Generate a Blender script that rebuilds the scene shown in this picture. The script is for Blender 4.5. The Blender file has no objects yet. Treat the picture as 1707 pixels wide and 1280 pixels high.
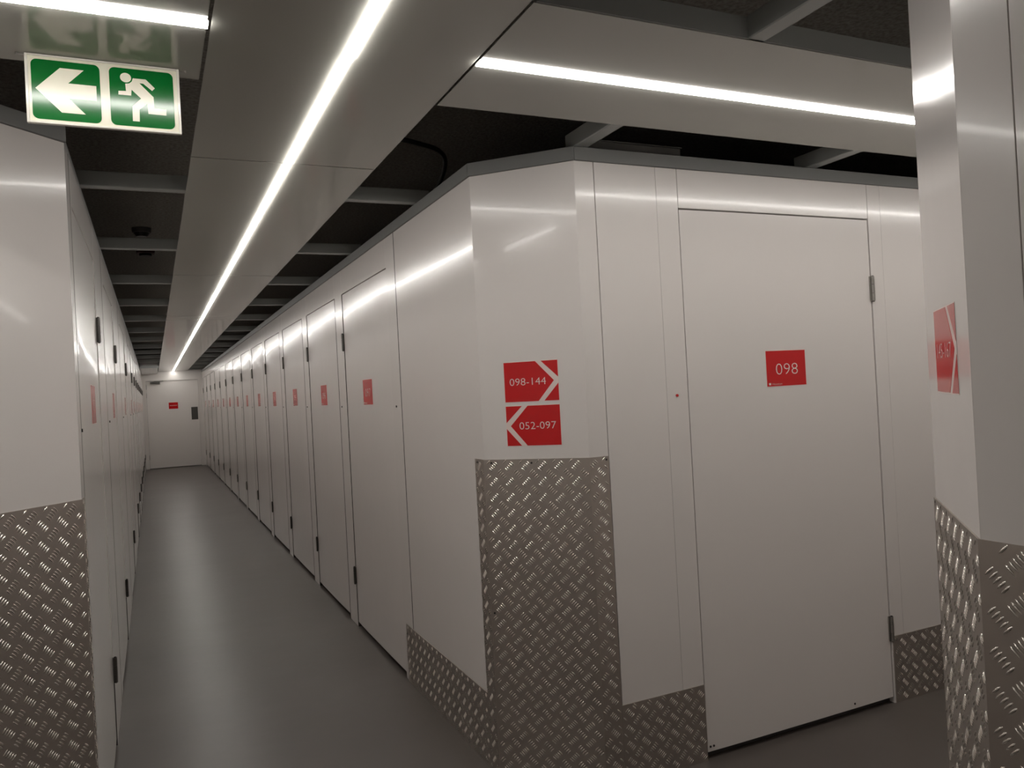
import bpy, bmesh, math, random
from mathutils import Vector, Matrix
random.seed(7)
C = bpy.context.scene.collection
SC = bpy.context.scene

# ------------------------------------------------------------------ camera
cam_d = bpy.data.cameras.new('camera'); cam = bpy.data.objects.new('camera', cam_d); C.objects.link(cam)
YAW, PITCH, ROLL, FPX = 0.4302, 0.0060, 0.0533, 1308.1
cy, sy = math.cos(YAW), math.sin(YAW)
fwd = Vector((sy*math.cos(PITCH), cy*math.cos(PITCH), math.sin(PITCH)))
rt = Vector((cy, -sy, 0)); up = rt.cross(fwd)
rt2 = math.cos(ROLL)*rt - math.sin(ROLL)*up
up2 = math.sin(ROLL)*rt + math.cos(ROLL)*up
M = Matrix(((rt2.x, up2.x, -fwd.x, 0), (rt2.y, up2.y, -fwd.y, 0), (rt2.z, up2.z, -fwd.z, 1.46), (0, 0, 0, 1)))
cam.matrix_world = M
cam_d.sensor_width = 36; cam_d.lens = FPX/1707*36; cam_d.clip_start = 0.02; cam_d.clip_end = 100
SC.camera = cam

# ------------------------------------------------------------------ world, exposure
w = bpy.data.worlds.new('world'); SC.world = w; w.use_nodes = True
w.node_tree.nodes['Background'].inputs[0].default_value = (0.5, 0.55, 0.6, 1)
w.node_tree.nodes['Background'].inputs[1].default_value = 0.0
SC.view_settings.view_transform = 'Standard'; SC.view_settings.look = 'None'
SC.view_settings.gamma = 1; SC.view_settings.use_curve_mapping = False
SC.view_settings.exposure = 0.0
LAMP = 35.5                      # radiance of the light strips
LAMP_COL = (1.0, 0.965, 0.915, 1)
SC.cycles.max_bounces = 10; SC.cycles.diffuse_bounces = 6; SC.cycles.glossy_bounces = 6
SC.cycles.sample_clamp_indirect = 6.0

# ------------------------------------------------------------------ measures (metres)
R, L, F, CH, YL = 1.128, 0.206, 2.457, 0.29, 2.685
RW2, YC = 1.118, 0.784
D = 20.61
ZT, ZR, ZD = 2.270, 2.320, 2.116
ZPL, ZK = 1.1975, 0.290
ZP = 2.318
CEIL = 2.75
X0, X1, Y0 = -4.5, 6.5, -3.5
XC = R + CH                     # right corner on the facing wall
CL = CH*math.sqrt(2)

# ------------------------------------------------------------------ materials
def mat(name, col, rough=0.5, metal=0.0, spec=0.5, coat=0.0):
    m = bpy.data.materials.new(name); m.use_nodes = True
    b = m.node_tree.nodes['Principled BSDF']
    b.inputs['Base Color'].default_value = (*col, 1)
    b.inputs['Roughness'].default_value = rough
    b.inputs['Metallic'].default_value = metal
    b.inputs['Specular IOR Level'].default_value = spec
    b.inputs['Coat Weight'].default_value = coat
    return m
def noise(m, scale, detail=2, stretch=None):
    nt = m.node_tree; g = nt.nodes.new('ShaderNodeNewGeometry')
    n = nt.nodes.new('ShaderNodeTexNoise'); n.inputs['Scale'].default_value = scale; n.inputs['Detail'].default_value = detail
    if stretch:
        mp = nt.nodes.new('ShaderNodeMapping'); mp.inputs['Scale'].default_value = stretch
        nt.links.new(g.outputs['Position'], mp.inputs[0]); nt.links.new(mp.outputs[0], n.inputs['Vector'])
    else: nt.links.new(g.outputs['Position'], n.inputs['Vector'])
    return n
def add_bump(m, scale, dist, detail=1, stretch=None):
    nt = m.node_tree; n = noise(m, scale, detail, stretch)
    b = nt.nodes.new('ShaderNodeBump'); b.inputs['Strength'].default_value = 1; b.inputs['Distance'].default_value = dist
    nt.links.new(n.outputs['Fac'], b.inputs['Height'])
    p = nt.nodes['Principled BSDF']
    if p.inputs['Normal'].is_linked:
        nt.links.new(p.inputs['Normal'].links[0].from_socket, b.inputs['Normal'])
    nt.links.new(b.outputs[0], p.inputs['Normal'])
def add_var(m, c0, c1, scale, detail=4, stretch=None, inp='Base Color'):
    nt = m.node_tree; n = noise(m, scale, detail, stretch)
    r = nt.nodes.new('ShaderNodeValToRGB')
    r.color_ramp.elements[0].position = .3; r.color_ramp.elements[1].position = .7
    r.color_ramp.elements[0].color = (*c0, 1); r.color_ramp.elements[1].color = (*c1, 1)
    nt.links.new(n.outputs['Fac'], r.inputs[0]); nt.links.new(r.outputs[0], nt.nodes['Principled BSDF'].inputs[inp])

M_white = mat('white_coated_steel', (.72, .680, .655), .18, 0, .4, .16); add_bump(M_white, 1.6, .003); add_bump(M_white, 8, .0005)
M_white.node_tree.nodes['Principled BSDF'].inputs['Coat Roughness'].default_value = .055
M_panel = mat('ceiling_panel_coated', (.41, .405, .365), .13); add_bump(M_panel, 1.2, .002)
M_trim = mat('grey_trim', (.17, .17, .165), .45)
M_beam = mat('grey_beam', (.34, .36, .35), .4)
M_dark = mat('dark_gap', (.035, .03, .028), .7)
M_back = mat('dark_backing', (.05, .048, .045), .8)
M_ceil = mat('dark_ceiling', (.3, .29, .26), .9); add_var(M_ceil, (.19, .18, .16), (.36, .345, .31), 60, 3)
add_bump(M_ceil, 90, .004, 3)
M_floor = mat('painted_concrete', (.2, .18, .165), .36, 0, .62); add_var(M_floor, (.084, .071, .063), (.108, .092, .082), 1.1, 6)
add_bump(M_floor, 3, .002, 3)
M_tread = mat('tread_aluminium', (.45, .405, .365), .42, .92); add_bump(M_tread, 25, .0006, 3)
M_bars = mat('tread_bars', (.86, .82, .76), .22, .98)  # same metal as the plate; paler colour paints in the bars' highlights
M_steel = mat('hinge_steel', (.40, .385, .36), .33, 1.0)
M_hdark = mat('hinge_steel_shaded', (.17, .165, .155), .3, 1.0)  # same hinge steel; corridor hinges' lack of reflection put in as darker colour
M_black = mat('black_plastic', (.012, .011, .012), .4)
M_redbox = mat('dark_red_plastic', (.05, .008, .008), .5)
M_det = mat('detector_plastic', (.16, .15, .15), .5)
M_red = mat('red_vinyl', (.56, .004, .007), .14)
M_print = mat('white_print', (.78, .66, .62), .25)
M_redlock = mat('red_plastic', (.5, .01, .01), .3)
M_lock = mat('dark_lock', (.05, .045, .045), .3, .6)
M_green = mat('green_vinyl', (.0, .14, .02), .14)
M_cream = mat('cream_luminescent_sheet', (.88, .85, .70), .2)
M_acryl = mat('acrylic_edge', (.85, .82, .74), .12)
M_grey = mat('dark_grey_plate', (.07, .066, .058), .4)
M_vent = mat('vent_white', (.85, .88, .88), .22, .6)
M_hous = mat('lamp_housing', (.6, .6, .58), .3)
M_endw = mat('white_painted_wall', (.78, .745, .715), .3)
M_lamp = bpy.data.materials.new('led_diffuser'); M_lamp.use_nodes = True
nt = M_lamp.node_tree; nt.nodes.clear()
em = nt.nodes.new('ShaderNodeEmission'); em.inputs[0].default_value = LAMP_COL; em.inputs[1].default_value = LAMP
ou = nt.nodes.new('ShaderNodeOutputMaterial'); nt.links.new(em.outputs[0], ou.inputs[0])

# ------------------------------------------------------------------ helpers
class Fr:
    """wall frame: s runs to the viewer's right, d stands out of the wall, z up"""
    def __init__(s, ox, oy, deg):
        a = math.radians(deg); s.o = Vector((ox, oy, 0)); s.r = Vector((math.cos(a), math.sin(a), 0)); s.n = Vector((math.sin(a), -math.cos(a), 0))
    def p(s, a, d, z): return s.o + s.r*a + s.n*d + Vector((0, 0, z))
ID = Fr(0, 0, 0)                # s = x, d = -y
class MB:
    def __init__(s): s.v = []; s.f = []
    def hexa(s, pts):
        i = len(s.v); s.v += [Vector(p) for p in pts]
        s.f += [(i, i+3, i+2, i+1), (i+4, i+5, i+6, i+7), (i, i+1, i+5, i+4), (i+1, i+2, i+6, i+5), (i+2, i+3, i+7, i+6), (i+3, i, i+4, i+7)]
        return s
    def box(s, fr, s0, s1, d0, d1, z0, z1):
        return s.hexa([fr.p(s0, d1, z0), fr.p(s1, d1, z0), fr.p(s1, d0, z0), fr.p(s0, d0, z0), fr.p(s0, d1, z1), fr.p(s1, d1, z1), fr.p(s1, d0, z1), fr.p(s0, d0, z1)])
    def wbox(s, x0, x1, y0, y1, z0, z1): return s.box(ID, x0, x1, -y1, -y0, z0, z1)
    def prism(s, fr, poly, d0, d1):
        i = len(s.v); n = len(poly)
        s.v += [fr.p(a, d1, z) for a, z in poly] + [fr.p(a, d0, z) for a, z in poly]
        s.f += [tuple(range(i, i+n)), tuple(range(i+2*n-1, i+n-1, -1))]
        for k in range(n): s.f.append((i+k, i+n+k, i+n+(k+1) % n, i+(k+1) % n))
        return s
    def cyl(s, a, b, r, n=10, r2=None):
        a, b = Vector(a), Vector(b); r2 = r if r2 is None else r2
        ax = (b-a).normalized(); t = Vector((0, 0, 1)) if abs(ax.z) < .9 else Vector((1, 0, 0))
        u = ax.cross(t).normalized(); w_ = ax.cross(u); i = len(s.v)
        for c, q in ((a, r), (b, r2)):
            for k in range(n): s.v.append(c + (u*math.cos(2*math.pi*k/n) + w_*math.sin(2*math.pi*k/n))*q)
        s.f += [tuple(range(i, i+n)), tuple(range(i+2*n-1, i+n-1, -1))]
        for k in range(n): s.f.append((i+k, i+n+k, i+n+(k+1) % n, i+(k+1) % n))
        return s
    def tube(s, pts, r, n=10):
        pts = [Vector(p) for p in pts]
        # smooth with Catmull-Rom
        q = []
        P = [pts[0]] + pts + [pts[-1]]
        for k in range(1, len(P)-2):
            for j in range(6):
                t = j/6; a, b, c, d = P[k-1], P[k], P[k+1], P[k+2]
                q.append(.5*((2*b)+(c-a)*t+(2*a-5*b+4*c-d)*t*t+(-a+3*b-3*c+d)*t**3))
        q.append(pts[-1]); i = len(s.v)
        for k, c in enumerate(q):
            ax = (q[min(k+1, len(q)-1)]-q[max(k-1, 0)]).normalized(); u = ax.cross(Vector((0, 0, 1))).normalized(); w_ = ax.cross(u)
            for j in range(n): s.v.append(c + (u*math.cos(2*math.pi*j/n)+w_*math.sin(2*math.pi*j/n))*r)
        for k in range(len(q)-1):
            for j in range(n): s.f.append((i+k*n+j, i+k*n+(j+1) % n, i+(k+1)*n+(j+1) % n, i+(k+1)*n+j))
        s.f += [tuple(range(i+n-1, i-1, -1)), tuple(range(i+(len(q)-1)*n, i+len(q)*n))]
        return s
    def mesh(s, name, m, org, bevel=0, smooth=False):
        me = bpy.data.meshes.new(name); me.from_pydata([v-org for v in s.v], [], s.f)
        bm = bmesh.new(); bm.from_mesh(me); bmesh.ops.recalc_face_normals(bm, faces=bm.faces)
        if bevel: bmesh.ops.bevel(bm, geom=list(bm.edges), offset=bevel, segments=1, affect='EDGES')
        bm.to_mesh(me); bm.free(); me.materials.append(m)
        if smooth:
            for p in me.polygons: p.use_smooth = True
        return me
def put(name, me, parent=None, loc=(0, 0, 0)):
    o = bpy.data.objects.new(name, me); C.objects.link(o); o.location = loc
    if parent: o.parent = parent
    return o
def tag(o, label, cat, group=None):
    o['label'] = label; o['category'] = cat
    if group: o['group'] = group
    return o
def obj(name, mb, m, org=Vector((0, 0, 0)), parent=None, bevel=0, smooth=False, abs_org=None):
    """mesh in world coordinates. top-level: origin at org. child: parent's origin is org, location 0"""
    org = Vector(org)
    if parent: return put(name, mb.mesh(name, m, org, bevel, smooth), parent)
    return put(name, mb.mesh(name, m, org, bevel, smooth), None, org)
_tc = {}
def text(fr, body, cs, cz, wd, ht, d, m, org, parent, name='lettering'):
    key = (body,)
    cu = bpy.data.curves.new('t', 'FONT'); cu.body = body; cu.resolution_u = 3; cu.offset = -.019 if len(body) == 3 else -.010
    to = bpy.data.objects.new('t', cu); C.objects.link(to)
    bpy.context.view_layer.update()
    dg = bpy.context.evaluated_depsgraph_get()
    me = bpy.data.meshes.new_from_object(to.evaluated_get(dg))
    bpy.data.objects.remove(to); bpy.data.curves.remove(cu)
    xs = [v.co.x for v in me.vertices]; ys = [v.co.y for v in me.vertices]
    ax, bx, ay, by = min(xs), max(xs), min(ys), max(ys)
    for v in me.vertices:
        v.co = fr.p(cs + ((v.co.x-ax)/(bx-ax)-.5)*wd, d, cz + ((v.co.y-ay)/(by-ay)-.5)*ht) - Vector(org)
    me.materials.clear(); me.materials.append(m); me.name = name
    return put(name, me, parent)

# ------------------------------------------------------------------ frames of the walls
f_right = Fr(R, 0, -90); f_left = Fr(-L, 0, 90); f_face = Fr(0, F, 0)
f_rcor = Fr(R, F+CH, -45); f_lcor = Fr(-L-CH, YL-CH, 45)
f_lface = Fr(0, YL-CH, 0)
f_near = Fr(RW2, 0, -90); CR = 0.297; CRL = CR*math.sqrt(2)
f_ncor = Fr(RW2+CR, YC+CR, -135); f_nface = Fr(0, YC+CR, 180)
f_end = Fr(0, D, 0)
f_nleft = Fr(-L, 0, 90); f_nlcor = Fr(-L, YC, 135); f_nlface = Fr(0, YC+CR, 180)

# ------------------------------------------------------------------ floor, ceiling
def struct(o): o['kind'] = 'structure'; return o
struct(obj('floor', MB().wbox(X0-.1, X1+.1, Y0-.1, D+.2, -.1, 0), M_floor))
ceiling = struct(obj('ceiling', MB().wbox(X0-.1, X1+.1, Y0-.1, D+.2, CEIL, CEIL+.1), M_ceil))

# ------------------------------------------------------------------ walls made of coated steel panels
def wall(name, fr, s0, s1, rects, top=True, mp=M_white, gap=.0012, trim=None):
    root = struct(obj(name, MB().box(fr, s0, s1, -.06, -.03, 0, ZT), M_back, fr.p(s0, 0, 0)))
    org = fr.p(s0, 0, 0)
    for r in rects:
        a, b, z0, z1 = r[:4]; g = r[4] if len(r) > 4 else gap
        obj('panel', MB().box(fr, a+g/2, b-g/2, -.028, 0, z0, z1-g/2 if z1 < ZT else z1), mp, org, root, bevel=.0007)
    return root
tn = [0]
def trim(fr, s0, s1, d0=-.06, d1=.008):
    tn[0] += 1
    return struct(obj('trim_%d' % tn[0], MB().box(fr, s0, s1, d0, d1, ZT, ZR), M_trim, fr.p(s0, 0, ZT), bevel=.002))

PITCHD, LEAF = 1.2665, 1.045
right_doors = [3.950+PITCHD*k for k in range(13)]              # leading edges (y)
G = .0018
rects = [(-3.786, -(F+CH), 0, ZT), (-3.948, -3.789, 0, ZT)]
for k, y in enumerate(right_doors):
    rects.append((-(y+LEAF+.002), -(y-.002), ZD+.004, ZT))          # header above the door
    e = right_doors[k+1]-.002 if k < 12 else D
    rects.append((-e, -(y+LEAF+.003), 0, ZT))
wall_right = wall('wall_right', f_right, -D, -(F+CH), rects)
wall_rcor = wall('wall_right_corner', f_rcor, 0, CL, [(0, CL, 0, ZT, 0)])
wall_front = wall('wall_front', f_face, XC, X1, [(XC, 1.4985, 0, ZT), (1.5005, 1.7696, 0, ZT, .001), (1.7696, 1.868, 0, ZT, .0006), (1.869, 2.882, ZD+.004, ZT),
    (2.884, 2.961, 0, ZT, .0006), (2.961, 3.75, 0, ZT, .0006), (3.75, 4.8, 0, ZT), (4.8, X1, 0, ZT)])
left_doors = [2.855, 4.600, 6.720, 8.880] + [10.15+1.27*k for k in range(8)]
lleaf = [1.015, .985, 1.045, 1.045] + [1.045]*8
rects = [(YL, 2.800, 0, ZT), (2.800, 2.853, 0, ZT, .0006)]
seams = {0: 4.420, 1: 6.500, 2: 8.650, 3: 10.02}
for k, y in enumerate(left_doors):
    e = y + lleaf[k]
    rects.append((y-.002, e+.002, ZD+.004, ZT))
    nx = left_doors[k+1]-.002 if k < 11 else D
    if k in seams: rects += [(e+.003, seams[k]-.001, 0, ZT), (seams[k]+.001, nx, 0, ZT)]
    else: rects.append((e+.003, nx, 0, ZT))
wall_left = wall('wall_left', f_left, YL, D, rects)
wall_lcor = wall('wall_left_corner', f_lcor, 0, CL, [(0, CL, 0, ZT, 0)])
wall('wall_far_left', f_lface, X0, -L-CH, [(X0, -2, 0, ZT), (-2, -.58, 0, ZT), (-.58, -L-CH, 0, ZT)])
wall_near = wall('wall_near_right', f_near, -YC, -Y0, [(-YC, -.6985, 0, ZT), (-.6985, .5, 0, ZT), (.5, 2, 0, ZT), (2, -Y0, 0, ZT)])
wall_ncor = wall('wall_near_right_corner', f_ncor, 0, CRL, [(0, CRL, 0, ZT, 0)])
wall('wall_cross_right', f_nface, -X1, -(RW2+CR), [(-X1, -4, 0, ZT), (-4, -1.5, 0, ZT), (-1.5, -(RW2+CR), 0, ZT)])
wall('wall_near_left', f_nleft, Y0, YC, [(Y0, -1, 0, ZT), (-1, .69, 0, ZT), (.69, YC, 0, ZT)])
wall('wall_near_left_corner', f_nlcor, 0, CRL, [(0, CRL, 0, ZT, 0)])
wall('wall_cross_left', f_nlface, L+CR, -X0, [(L+CR, 2.5, 0, ZT), (2.5, -X0, 0, ZT)])
wall('wall_side_left', Fr(X0, 0, 90), YC+CR, YL-CH, [(YC+CR, YL-CH, 0, ZT)])
wall('wall_side_right', Fr(X1, 0, -90), -F, -(YC+CR), [(-F, -(YC+CR), 0, ZT)])
wall('wall_rear', Fr(0, Y0, 180), -RW2, L, [(-RW2, L, 0, ZT)])
struct(obj('wall_end', MB().box(f_end, -L, -.150, -.1, 0, 0, 2.45).box(f_end, 1.052, R, -.1, 0, 0, 2.45).box(f_end, -.150, 1.052, -.1, 0, 2.135, 2.45), M_endw))
# outer shell above and behind the storage units, out of sight of the corridors
for nm, b in (('wall_outer_left', (X0-.2, X0-.1, Y0-.1, D+.2)), ('wall_outer_right', (X1+.1, X1+.2, Y0-.1, D+.2)),
              ('wall_outer_rear', (X0-.1, X1+.1, Y0-.2, Y0-.1)), ('wall_outer_end', (X0-.1, X1+.1, D+.2, D+.3))):
    struct(obj(nm, MB().wbox(*b, 0, CEIL), M_back))
trim(f_right, -D, -(F+CH)); trim(f_rcor, -.003, CL+.003); trim(f_face, XC, X1)
trim(f_left, YL, D, d1=-.006); trim(f_lcor, -.003, CL+.003); trim(f_lface, X0, -L-CH)
trim(f_near, -YC, -Y0); trim(f_ncor, 0, CRL); trim(f_nface, -X1, -(RW2+CR)); trim(f_nleft, Y0, YC); trim(f_nlcor, 0, CRL); trim(f_nlface, L+CR, -X0)

def gap_strip(fr, s, wd, root, worg, z0=0, z1=ZT):
    obj('gap_strip', MB().box(fr, s-wd/2, s+wd/2, -.02, .0004, z0, z1), M_dark, worg, root)  # dark strip filling the joint; its colour stands for the gap's shade
wo = f_right.p(-D, 0, 0)
gap_strip(f_right, -3.7875, .009, wall_right, wo)
for k, y in enumerate(right_doors):
    if k: gap_strip(f_right, -(y-.005), .012+.0006*k, wall_right, wo, 0, ZD)
    gap_strip(f_right, -(y+LEAF+.001), .006, wall_right, wo, 0, .268)
    gap_strip(f_right, -(y+LEAF+.001), .0025, wall_right, wo, .38, ZD)
wo = f_left.p(YL, 0, 0)
for y in (2.800, 4.420, 6.500, 8.650, 10.02, 11.25, 12.52): gap_strip(f_left, y, .012 if y > 3 else .006, wall_left, wo)
for k, y in enumerate(left_doors): gap_strip(f_left, y+lleaf[k]+.002, .008, wall_left, wo, 0, .268)

# ------------------------------------------------------------------ ceiling strips (parts of the ceiling): panels, beams, rail
t = .0016
MX0, MX1, CY0, CY1 = .155, .810, 1.545, 2.208
cp = []
ys = [-3.4, -1.0, CY0-.0] 
def cpanel(x0, x1, y0, y1, g=.009):
    obj('ceiling_panel', MB().wbox(x0+g/2, x1-g/2, y0+g/2, y1-g/2, ZP, ZP+t), M_panel, (0, 0, 0), ceiling)
edges = [-3.4, -1.0, .3, 2.900, 5.545, 8.120, 10.70, 13.28, 15.86, 18.44, D-.01]
for a, b in zip(edges, edges[1:]): cpanel(MX0, MX1, a, b)
for a, b in zip([MX1, 3.45, X1-.05], [3.45, X1-.05]): cpanel(a, b, CY0, CY1)
for a, b in zip([-4.4, -2.45, MX0], [-2.45, MX0]): cpanel(a, b, CY0, CY1)
for k in range(14):                                             # beams across the corridor
    y = 3.372+1.29*k
    if y < D-.1: obj('beam', MB().wbox(-.264, 1.186, y, y+.05, ZR+.0005, ZR+.06), M_beam, (0, 0, 0), ceiling, bevel=.003)
for x in (1.424, 2.535, 3.65, 4.8, -1.3, -2.5):                 # beams across the cross passage
    obj('beam', MB().wbox(x, x+.055, 1.0, F+.065 if x > 0 else 2.46, ZR+.0005, ZR+.06), M_beam, (0, 0, 0), ceiling, bevel=.003)
for y in (-2.6, -1.4, -.2, .75):
    obj('beam', MB().wbox(-.264, 1.176, y, y+.05, ZR+.0005, ZR+.06), M_beam, (0, 0, 0), ceiling, bevel=.003)
obj('rail', MB().wbox(MX1+.01, X1-.05, CY0, CY0+.012, ZP+.0025, ZP+.058), M_beam, (0, 0, 0), ceiling)
obj('rail', MB().wbox(-4.4, MX0-.01, CY0, CY0+.012, ZP+.0025, ZP+.058), M_beam, (0, 0, 0), ceiling)

# ------------------------------------------------------------------ linear lights under the strips
def lamp(x0, x1, y0, y1, label):
    org = Vector(((x0+x1)/2, (y0+y1)/2, ZP))
    o = obj('linear_light', MB().wbox(x0+.006, x1-.006, y0+.006, y1-.006, ZP-.004, ZP-.0003), M_hous, org)
    q = .0
    obj('diffuser', MB().wbox(x0, x1, y0+.0002, y1-.0002, ZP-.007, ZP-.0012), M_lamp, org, o)
    if x1-x0 < y1-y0:
        for ye in (y0, y1): obj('end_cap', MB().wbox(x0, x1, ye-.001, ye+.001, ZP-.003, ZP-.0003), M_hous, org, o)
    else:
        for xe in (x0, x1): obj('end_cap', MB().wbox(xe-.001, xe+.001, y0, y1, ZP-.003, ZP-.0003), M_hous, org, o)
    tag(o, label, 'light', 'white linear lights under the ceiling strips')
lamp(.475, .4955, 1.9625, D-.03, 'long white light line running down the corridor to the end door')
lamp(.4775, .5015, .9, 1.961, 'short white light line cut by the top picture edge, ahead of the corridor line')
lamp(.812, 5.6, 1.863, 1.891, 'white light line crossing above door 098 towards the right')
lamp(-3.6, .152, 1.850, 1.882, 'white light line above the green exit sign, ending at the corridor ceiling')

# ------------------------------------------------------------------ storage doors
def pillow(fr, s0, s1, z0, z1, name, org, depth=.0026, n=14):
    '''sheet-steel leaf: the front is a hair fuller in the middle than at its folded edges'''
    m = MB()
    for k in range(n+1):
        u = 2*k/n-1; u = math.copysign(1-(1-abs(u))**1.5, u)
        s = (s0+s1)/2+(s1-s0)/2*u; d = -depth*abs(u)**3.2
        m.v += [fr.p(s, d, z0), fr.p(s, d, z1), fr.p(s, -.026, z1), fr.p(s, -.026, z0)]
    for k in range(n):
        a, b = 4*k, 4*k+4
        for j in range(4): m.f.append((a+j, a+(j+1) % 4, b+(j+1) % 4, b+j))
    m.f += [(0, 3, 2, 1), (4*n, 4*n+1, 4*n+2, 4*n+3)]
    me = m.mesh(name, M_white, org)
    zz = lambda p: abs(p.normal.z) > .5
    for p in me.polygons:
        nn = p.normal
        p.use_smooth = abs(nn.dot(fr.n)) > .8
    bm = bmesh.new(); bm.from_mesh(me)
    for e in bm.edges:
        if len(e.link_faces) == 2 and e.link_faces[0].normal.dot(e.link_faces[1].normal) < .7: e.smooth = False
    bm.to_mesh(me); bm.free()
    return me
def hinge_meshes(fr, s, org, side):
    """side +1: leaf edge lies to the left of the barrel (hinge on the viewer's right)"""
    out = []
    for z0, z1 in ((1.759, 1.867), (.272, .380)):
        b = MB(); h = z1-z0
        for a, c in ((0, .32), (.335, .665), (.68, 1)):
            b.cyl(fr.p(s, .007, z0+h*a), fr.p(s, .007, z0+h*c), .0075, 12)
        b.box(fr, s-side*.012 if side > 0 else s, s if side > 0 else s+.012, -.002, .0025, z0, z1)
        pin = MB().cyl(fr.p(s, .007, z0-.003), fr.p(s, .007, z1+.003), .0045, 8)
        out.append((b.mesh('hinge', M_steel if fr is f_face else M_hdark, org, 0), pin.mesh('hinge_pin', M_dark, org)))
    return out
def make_door_kit(fr, s0, s1, hinge_right, z0=.029, bolts=True):
    org = fr.p(s0, 0, 0)
    kit = {'org': org}
    kit['leaf'] = pillow(fr, s0+.002, s1-.002, z0, ZD-.002, 'storage_door', org)
    kit['hinge'] = hinge_meshes(fr, s1+.003 if hinge_right else s0-.003, org, 1 if hinge_right else -1)
    lead = s0 if hinge_right else s1; sg = 1 if hinge_right else -1
    kit['bolt'] = [MB().cyl(fr.p(lead+sg*q, 0, z0+.02), fr.p(lead+sg*q, .002, z0+.02), .0045, 8).mesh('bolt', M_lock, org) for q in (.012, .028, .775)] if bolts else []
    return kit
def place_sticker(fr, cs, body, org, door, brand=True):
    a, b, z0, z1 = cs-.105, cs+.105, 1.413, 1.557
    st = obj('number_sign', MB().box(fr, a-.0025, b+.0025, .0002, .0006, z0-.0025, z1+.0025), M_print, org, door)
    obj('red_field', MB().box(fr, a, b, .0005, .0010, z0, z1), M_red, org, st)
    text(fr, body, cs+.003, 1.482, .117, .045, .0013, M_print, org, st)
    if brand: text(fr, '\u25a0 Houston', a+.044, 1.4225, .070, .0085, .0013, M_print, org, st, 'small_print')
    return st
def door_from_kit(kit, shift, label, group):
    d = put('storage_door', kit['leaf'], None, kit['org']+shift)
    tag(d, label, 'door', group); d['kind'] = 'thing'
    for hm, pm in kit['hinge']:
        h = put('hinge', hm, d); put('hinge_pin', pm, h)
    for bm_ in kit['bolt']: put('bolt', bm_, d)
    return d
def lock(fr, s, wallroot, worg, m=M_lock):
    obj('lock_button', MB().cyl(fr.p(s, -.001, 1.401), fr.p(s, .004, 1.401), .0055, 10), m, worg, wallroot)

kit = make_door_kit(f_face, 1.8705, 2.8805, True)
d098 = door_from_kit(kit, Vector((0, 0, 0)), 'wide white storage door with red 098 sign facing the camera', None)
place_sticker(f_face, 2.367, '098', kit['org'], d098)
lock(f_face, 1.815, wall_front, f_face.p(XC, 0, 0), M_redlock)

ordn = ['nearest', 'second', 'third', 'fourth', 'fifth', 'sixth', 'seventh', 'eighth', 'ninth', 'tenth', 'eleventh', 'twelfth', 'thirteenth']
y = right_doors[0]
kitr = make_door_kit(f_right, -(y+LEAF), -y, False, bolts=False)
for k, yk in enumerate(right_doors):
    n = 97-k
    lab = 'white storage door on the right corridor wall, %s from the chamfered corner' % ordn[k]
    if k == 12: lab = 'last white storage door on the right corridor wall, beside the end wall'
    d = door_from_kit(kitr, Vector((0, yk-y, 0)), lab, 'storage doors along the right corridor wall')
    # sticker in door-local coordinates
    place_sticker(f_right, -(y+.50), '%03d' % n, kitr['org'], d, brand=k < 3)
    lock(f_right, -(yk-.072), wall_right, f_right.p(-D, 0, 0))
kits = {}
for k, yk in enumerate(left_doors):
    key = round(lleaf[k], 3)
    if key not in kits: kits[key] = (make_door_kit(f_left, yk, yk+lleaf[k], True, bolts=False), yk)
    kt, yb = kits[key]
    lab = 'white storage door on the left corridor wall, %s from the left corner' % ordn[k]
    if k == 11: lab = 'last white storage door on the left corridor wall, beside the end wall'
    d = door_from_kit(kt, Vector((0, yk-yb, 0)), lab, 'storage doors along the left corridor wall')
    place_sticker(f_left, yb+.56, '%03d' % (52+k), kt['org'], d, brand=False)
    lock(f_left, yk-.045, wall_left, f_left.p(YL, 0, 0))

# ------------------------------------------------------------------ tread plates
HX, VZ = .0645, .0590
BL, BW, BH, BSP = .0215, .0046, .0016, .0083
def bars(mb, fr, s0, s1, z0, z1, sref, zref, d0=.003):
    m = .0015
    i0, i1 = int((s0-sref)/(HX/2))-2, int((s1-sref)/(HX/2))+2
    j0, j1 = int((z0-zref)/(VZ/2))-2, int((z1-zref)/(VZ/2))+2
    for i in range(i0, i1+1):
        for j in range(j0, j1+1):
            if (i+j) % 2: continue
            cs, cz = sref+i*HX/2, zref+j*VZ/2
            sg = 1 if i % 2 == 0 else -1             # even columns: strokes leaning like a backslash
            dx, dz = math.cos(math.radians(45)), -sg*math.sin(math.radians(45))   # along the bar
            nx, nz = -dz, dx
            for k in range(-2, 3):
                bs, bz = cs+nx*k*BSP, cz+nz*k*BSP
                e = BL/2
                if not (s0+m < bs-e*abs(dx) and bs+e*abs(dx) < s1-m and z0+m < bz-e*abs(dz) and bz+e*abs(dz) < z1-m): continue
                def P(a, b, d): return fr.p(bs+dx*a+nx*b, d, bz+dz*a+nz*b)
                q = len(mb.v); w2 = BW/2
                mb.v += [P(-e, 0, d0), P(-e*.45, w2, d0), P(e*.45, w2, d0), P(e, 0, d0), P(e*.45, -w2, d0), P(-e*.45, -w2, d0),
                         P(-e*.5, w2*.35, d0+BH), P(e*.5, w2*.35, d0+BH), P(e*.5, -w2*.35, d0+BH), P(-e*.5, -w2*.35, d0+BH)]
                mb.f += [(q, q+6, q+1), (q+1, q+6, q+7, q+2), (q+2, q+7, q+3), (q+3, q+7, q+8), (q+3, q+8, q+4), (q+4, q+8, q+9, q+5), (q+5, q+9, q), (q, q+9, q+6), (q+6, q+9, q+8, q+7)]
    return mb
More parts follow.
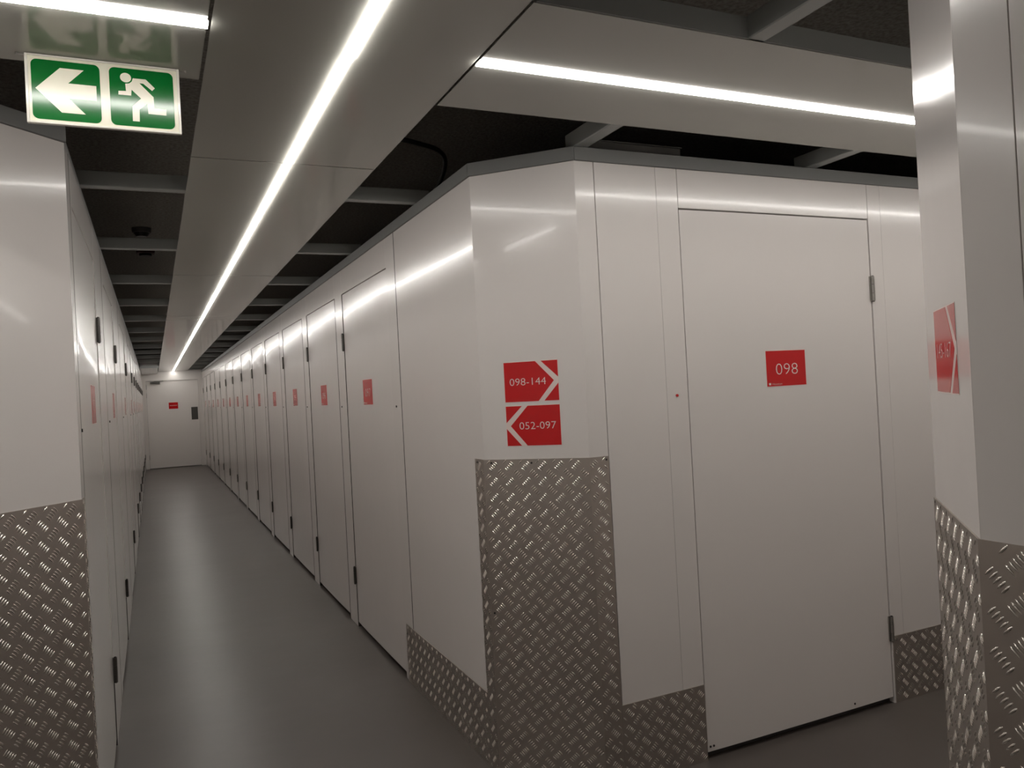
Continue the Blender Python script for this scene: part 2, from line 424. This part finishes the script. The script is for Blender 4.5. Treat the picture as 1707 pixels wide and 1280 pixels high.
def plate(name, faces, label, group, screws=()):
    """faces: (frame, s0, s1, z0, z1, sref)"""
    fr, s0 = faces[0][0], faces[0][1]
    org = fr.p(s0, 0, 0)
    sh = MB()
    for f, a, b, z0, z1, sr in faces: sh.box(f, a, b, .0002, .003, z0, z1)
    o = obj('tread_plate', sh, M_tread, org)
    bb = MB()
    for f, a, b, z0, z1, sr in faces: bars(bb, f, a, b, z0, z1, sr, 1.1975-.027)
    r = obj('raised_bars', bb, M_bars, org, o, smooth=True); r['kind'] = 'stuff'
    for f, s, z in screws: obj('screw', MB().cyl(f.p(s, .0025, z), f.p(s, .0045, z), .004, 8), M_lock, org, o)
    return tag(o, label, 'metal plate', group)
FLR, FLF = .087, .078
plate('a', [(f_rcor, -.001, CL+.001, 0, ZPL, .038), (f_right, -(F+CH+FLR), -(F+CH)+.002, 0, ZPL, -(F+CH)-.045), (f_face, XC-.002, XC+FLF, 0, ZPL, XC+.0455-HX/2)],
      'tall folded tread plate wrapping the chamfered corner under the 098-144 arrow sign', 'tall tread plates on the corners',
      [(f_rcor, .03, 1.185), (f_rcor, .19, 1.183), (f_face, XC+.068, 1.185), (f_right, -(F+CH)-.06, 1.185), (f_rcor, .012, .62)])
plate('b', [(f_lcor, -.001, CL+.001, 0, ZPL, .05), (f_left, YL-.002, YL+.08, 0, ZPL, YL+.03), (f_lface, -L-CH-.08, -L-CH+.002, 0, ZPL, 0)],
      'tall folded tread plate on the left corner, at the left picture edge', 'tall tread plates on the corners', [(f_lcor, .38, .35)])
plate('c', [(f_ncor, -.001, CRL+.001, 0, ZPL, .03), (f_near, -YC-.002, -YC+.08, 0, ZPL, -.727), (f_nface, -(RW2+CR)-.08, -(RW2+CR)+.002, 0, ZPL, 0)],
      'tall folded tread plate on the nearest corner, at the right picture edge', 'tall tread plates on the corners')
plate('d', [(f_right, -3.905, -(F+CH+FLR+.0005), 0, ZK, -3.87)], 'low tread kick plate on the right corridor wall before its first door', 'low tread kick plates')
plate('e', [(f_face, XC+FLF+.0005, 1.866, 0, ZK, XC+.0455-HX/2)], 'low tread kick plate left of door 098', 'low tread kick plates')
plate('f', [(f_face, 2.892, 3.75, 0, ZK, 2.92)], 'low tread kick plate right of door 098', 'low tread kick plates')
plate('g', [(f_near, -YC+.0805, .8, 0, ZK, -.727)], 'low tread kick plate past the nearest corner at the lower right', 'low tread kick plates')

# ------------------------------------------------------------------ arrow signs
def arrow_sign(fr, a, z0, z1, body, right, label, cs):
    org = fr.p(a, 0, z0); wd = .21; h = z1-z0
    o = obj('arrow_sign', MB().box(fr, a-.002, a+wd+.002, .0002, .0006, z0-.002, z1+.002), M_print, org)
    def X(q): return a+q if right else a+wd-q
    zc = (z0+z1)/2
    polys = [[(0, z1), (.124, z1), (.1935, zc), (.131, z0), (0, z0)], [(.146, z1), (wd, z1), (wd, zc+.012)], [(wd, zc-.010), (wd, z0), (.153, z0)]]
    for i, p in enumerate(polys):
        pp = [(X(q), z) for q, z in p]
        obj('red_field', MB().prism(fr, pp, .0005, .0010), M_red, org, o)
    text(fr, body, cs, zc, .142, .0265, .0013, M_print, org, o)
    return tag(o, label, 'sign', 'red arrow direction signs')
arrow_sign(f_rcor, .099, 1.410, 1.557, '098-144', True, 'red sign reading 098-144 with a chevron pointing right', .191)
arrow_sign(f_rcor, .099, 1.247, 1.394, '052-097', False, 'red sign reading 052-097 with a chevron pointing left', .221)
s145 = CRL - .300
arrow_sign(f_ncor, s145-.012, 1.413, 1.561, '145-167', True, 'red sign reading 145-167 on the nearest corner at right', s145-.012+.092)

# ------------------------------------------------------------------ exit sign (hangs below the left strip)
YE = 2.150; fe = Fr(0, YE, 0); oe = Vector((-.07, YE, ZP))
ex = obj('exit_sign', MB().box(fe, -.2365, .0970, -.007, 0, 2.1535, ZP-.0008), M_cream, oe)
def rrect(x0, x1, z0, z1, r, n=6):
    p = []
    for cx, cz, a0 in ((x1-r, z1-r, 0), (x0+r, z1-r, 90), (x0+r, z0+r, 180), (x1-r, z0+r, 270)):
        for k in range(n+1):
            a = math.radians(a0+90*k/n); p.append((cx+r*math.cos(a), cz+r*math.sin(a)))
    return p
for b in ((-.2385, -.2325, 2.1515, ZP-.001), (.0935, .0995, 2.1515, ZP-.001), (-.2325, .0935, 2.1515, 2.1565), (-.2325, .0935, ZP-.005, ZP-.001)):
    obj('edge_strip', MB().box(fe, b[0], b[1], -.009, .003, b[2], b[3]), M_acryl, oe, ex, bevel=.0008)
obj('green_field', MB().prism(fe, rrect(-.2262, -.0806, 2.1622, 2.3056, .013), .0003, .0008), M_green, oe, ex)
obj('green_field', MB().prism(fe, rrect(-.0602, .0846, 2.1622, 2.3056, .013), .0003, .0008), M_green, oe, ex)
arw = [(-.2185, 2.2352), (-.1655, 2.2889), (-.1148, 2.2888), (-.1492, 2.2534), (-.0892, 2.2534), (-.0892, 2.2167), (-.1492, 2.2167), (-.1148, 2.1812), (-.1655, 2.1812)]
def tri_poly(name, fr, poly, d, m, org, parent):
    # constrained fill of a concave outline as a thin flat print
    bm = bmesh.new(); vs = [bm.verts.new(fr.p(a, d, z)-org) for a, z in poly]
    es = [bm.edges.new((vs[i], vs[(i+1) % len(vs)])) for i in range(len(vs))]
    bmesh.ops.triangle_fill(bm, use_beauty=True, use_dissolve=False, edges=es)
    bmesh.ops.recalc_face_normals(bm, faces=bm.faces)
    me = bpy.data.meshes.new(name); bm.to_mesh(me); bm.free(); me.materials.append(m)
    return put(name, me, parent)
tri_poly('arrow', fe, arw, .0011, M_cream, oe, ex)
run = [(-.0075, 2.2823), (.0218, 2.2826), (.0419, 2.2625), (.0353, 2.2554), (.0156, 2.2715), (.0070, 2.2716), (.0379, 2.2397), (.0385, 2.2113), (.0662, 2.2113), (.0655, 2.1960),
       (.0244, 2.1965), (.0226, 2.2213), (.0046, 2.2052), (.0037, 2.1752), (-.0117, 2.1752), (-.0114, 2.2123), (.0092, 2.2334), (-.0113, 2.2534), (-.0128, 2.2385), (-.0413, 2.2385),
       (-.0409, 2.2475), (-.0239, 2.2488), (-.0248, 2.2669), (-.0159, 2.2687), (-.0100, 2.2741)]
tri_poly('running_figure', fe, run, .0011, M_cream, oe, ex)
tri_poly('figure_head', fe, [(-.0235+.0125*math.cos(2*math.pi*k/24), 2.2822+.0118*math.sin(2*math.pi*k/24)) for k in range(24)], .0011, M_cream, oe, ex)
for s, q in ((-.2385, -1), (.0995, 1)):
    obj('hanging_clip', MB().box(fe, min(s, s+q*.018), max(s, s+q*.018), -.004, -.002, ZP-.006, ZP-.003).box(fe, min(s+q*.014, s+q*.018), max(s+q*.014, s+q*.018), -.004, -.002, ZP-.003, ZP-.0002), M_steel, oe, ex)
tag(ex, 'green emergency exit sign with left arrow and running figure', 'sign')

# ------------------------------------------------------------------ end door
fd = f_end
door = obj('door_1', MB().box(fd, -.118, 1.028, -.045, -.012, .012, 2.095), M_endw, fd.p(-.118, 0, 0), bevel=.002); struct(door)
od = fd.p(-.118, 0, 0)
obj('door_frame', MB().box(fd, -.150, -.121, -.06, .012, 0, 2.135).box(fd, 1.031, 1.052, -.06, .012, 0, 2.135).box(fd, -.121, 1.031, -.06, .012, 2.099, 2.135), M_endw, od, door)
for z in (1.90, 1.70, .22): obj('hinge', MB().cyl(fd.p(-.122, .002, z), fd.p(-.122, .002, z+.11), .009, 8), M_lock, od, door)
cl = obj('door_closer', MB().box(fd, -.03, .185, -.012, .045, 2.025, 2.075), M_grey, od, door, bevel=.004)
obj('closer_arm', MB().box(fd, .05, .26, .02, .035, 2.085, 2.092), M_lock, od, cl)
obj('handle_plate', MB().box(fd, .852, .998, -.012, -.004, 1.125, 1.43), M_grey, od, door, bevel=.002)
ds = obj('door_sign', MB().box(fd, .354, .560, -.012, -.010, 1.412, 1.566), M_red, od, door)
obj('pale_line', MB().box(fd, .375, .54, -.010, -.0093, 1.486, 1.496), M_print, od, ds)

# ------------------------------------------------------------------ things above the corridors
ob = Vector((-.03, 17.45, 2.265))
vb = obj('ventilation_box', MB().wbox(-.198, .136, 17.45, D-.02, 2.265, 2.3185).wbox(-.198, .136, 17.45, 17.49, 2.3185, 2.412), M_vent, ob)
obj('front_frame', MB().wbox(-.198, .136, 17.44, 17.449, 2.398, 2.414).wbox(-.198, .136, 17.44, 17.449, 2.263, 2.279).wbox(-.198, -.180, 17.44, 17.449, 2.279, 2.398).wbox(.118, .136, 17.44, 17.449, 2.279, 2.398), M_vent, ob, vb)
obj('latch', MB().wbox(.092, .110, 17.435, 17.449, 2.305, 2.330), M_steel, ob, vb)
tag(vb, 'pale grey ventilation box above the left side of the corridor near the end door', 'ventilation box')
dt = obj('smoke_detector', MB().cyl((-.014, 6.19, 2.715), (-.014, 6.19, CEIL), .062, 24, .066), M_det, (-.014, 6.19, CEIL))
obj('sensor_cap', MB().cyl((-.014, 6.19, 2.69), (-.014, 6.19, 2.715), .036, 20, .055), M_lock, (-.014, 6.19, CEIL), dt)
tag(dt, 'round grey smoke detector on the dark ceiling left of the light line', 'detector')
ab = obj('alarm_box', MB().wbox(-.06, .07, 6.64, 6.74, 2.655, CEIL), M_redbox, (0, 6.7, CEIL), bevel=.008)
obj('sounder', MB().cyl((.005, 6.69, 2.638), (.005, 6.69, 2.655), .045, 16), M_black, (0, 6.7, CEIL), ab)
tag(ab, 'dark red square alarm box on the ceiling behind the smoke detector', 'alarm')
for k, (dx, r) in enumerate(((0, .009), (.024, .008), (-.026, .010), (-.05, .008))):
    pts = [(-1.15, 2.54-dx, ZR+r+.0005), (-.62, 2.53-dx, ZR+r+.002), (-.43, 2.59-dx*.7, ZR+r+.004), (-.33+dx*.7, 2.72, ZR+r+.003), (-.275+dx, 2.95, ZR+r+.0005), (-.262+dx, 3.3, ZR+r+.0005)]
    lab = ['thin black cable lying on the left wall top', 'black cable over the left corner, nearest the corridor', 'thickest black cable in the bundle over the left corner', 'black cable over the left corner, farthest from the corridor'][k]
    tag(obj('cable', MB().tube(pts, r), M_black, pts[0], smooth=True), lab, 'cable', 'black cables over the left corner')
pts = [(.3, 3.15, CEIL-.05), (.9, 3.34, 2.62), (1.12, 3.36, 2.59), (1.26, 3.42, 2.58), (1.34, 3.56, 2.56), (1.37, 3.8, 2.50), (1.38, 4.3, 2.40)]
tag(obj('flexible_conduit', MB().tube(pts, .011), M_black, pts[0], smooth=True), 'thick black flexible conduit bending in the dark above the right wall', 'conduit')
ct = obj('cable_trunking', MB().wbox(1.498, 1.908, F+.018, F+.052, ZR+.0005, ZR+.036), M_trim, (1.7, F+.035, ZR), bevel=.002)
obj('trunking_lid', MB().wbox(1.494, 1.912, F+.014, F+.056, ZR+.0365, ZR+.040), M_trim, (1.7, F+.035, ZR), ct)
tag(ct, 'short grey cable trunking on the wall top above the left of door 098', 'trunking')
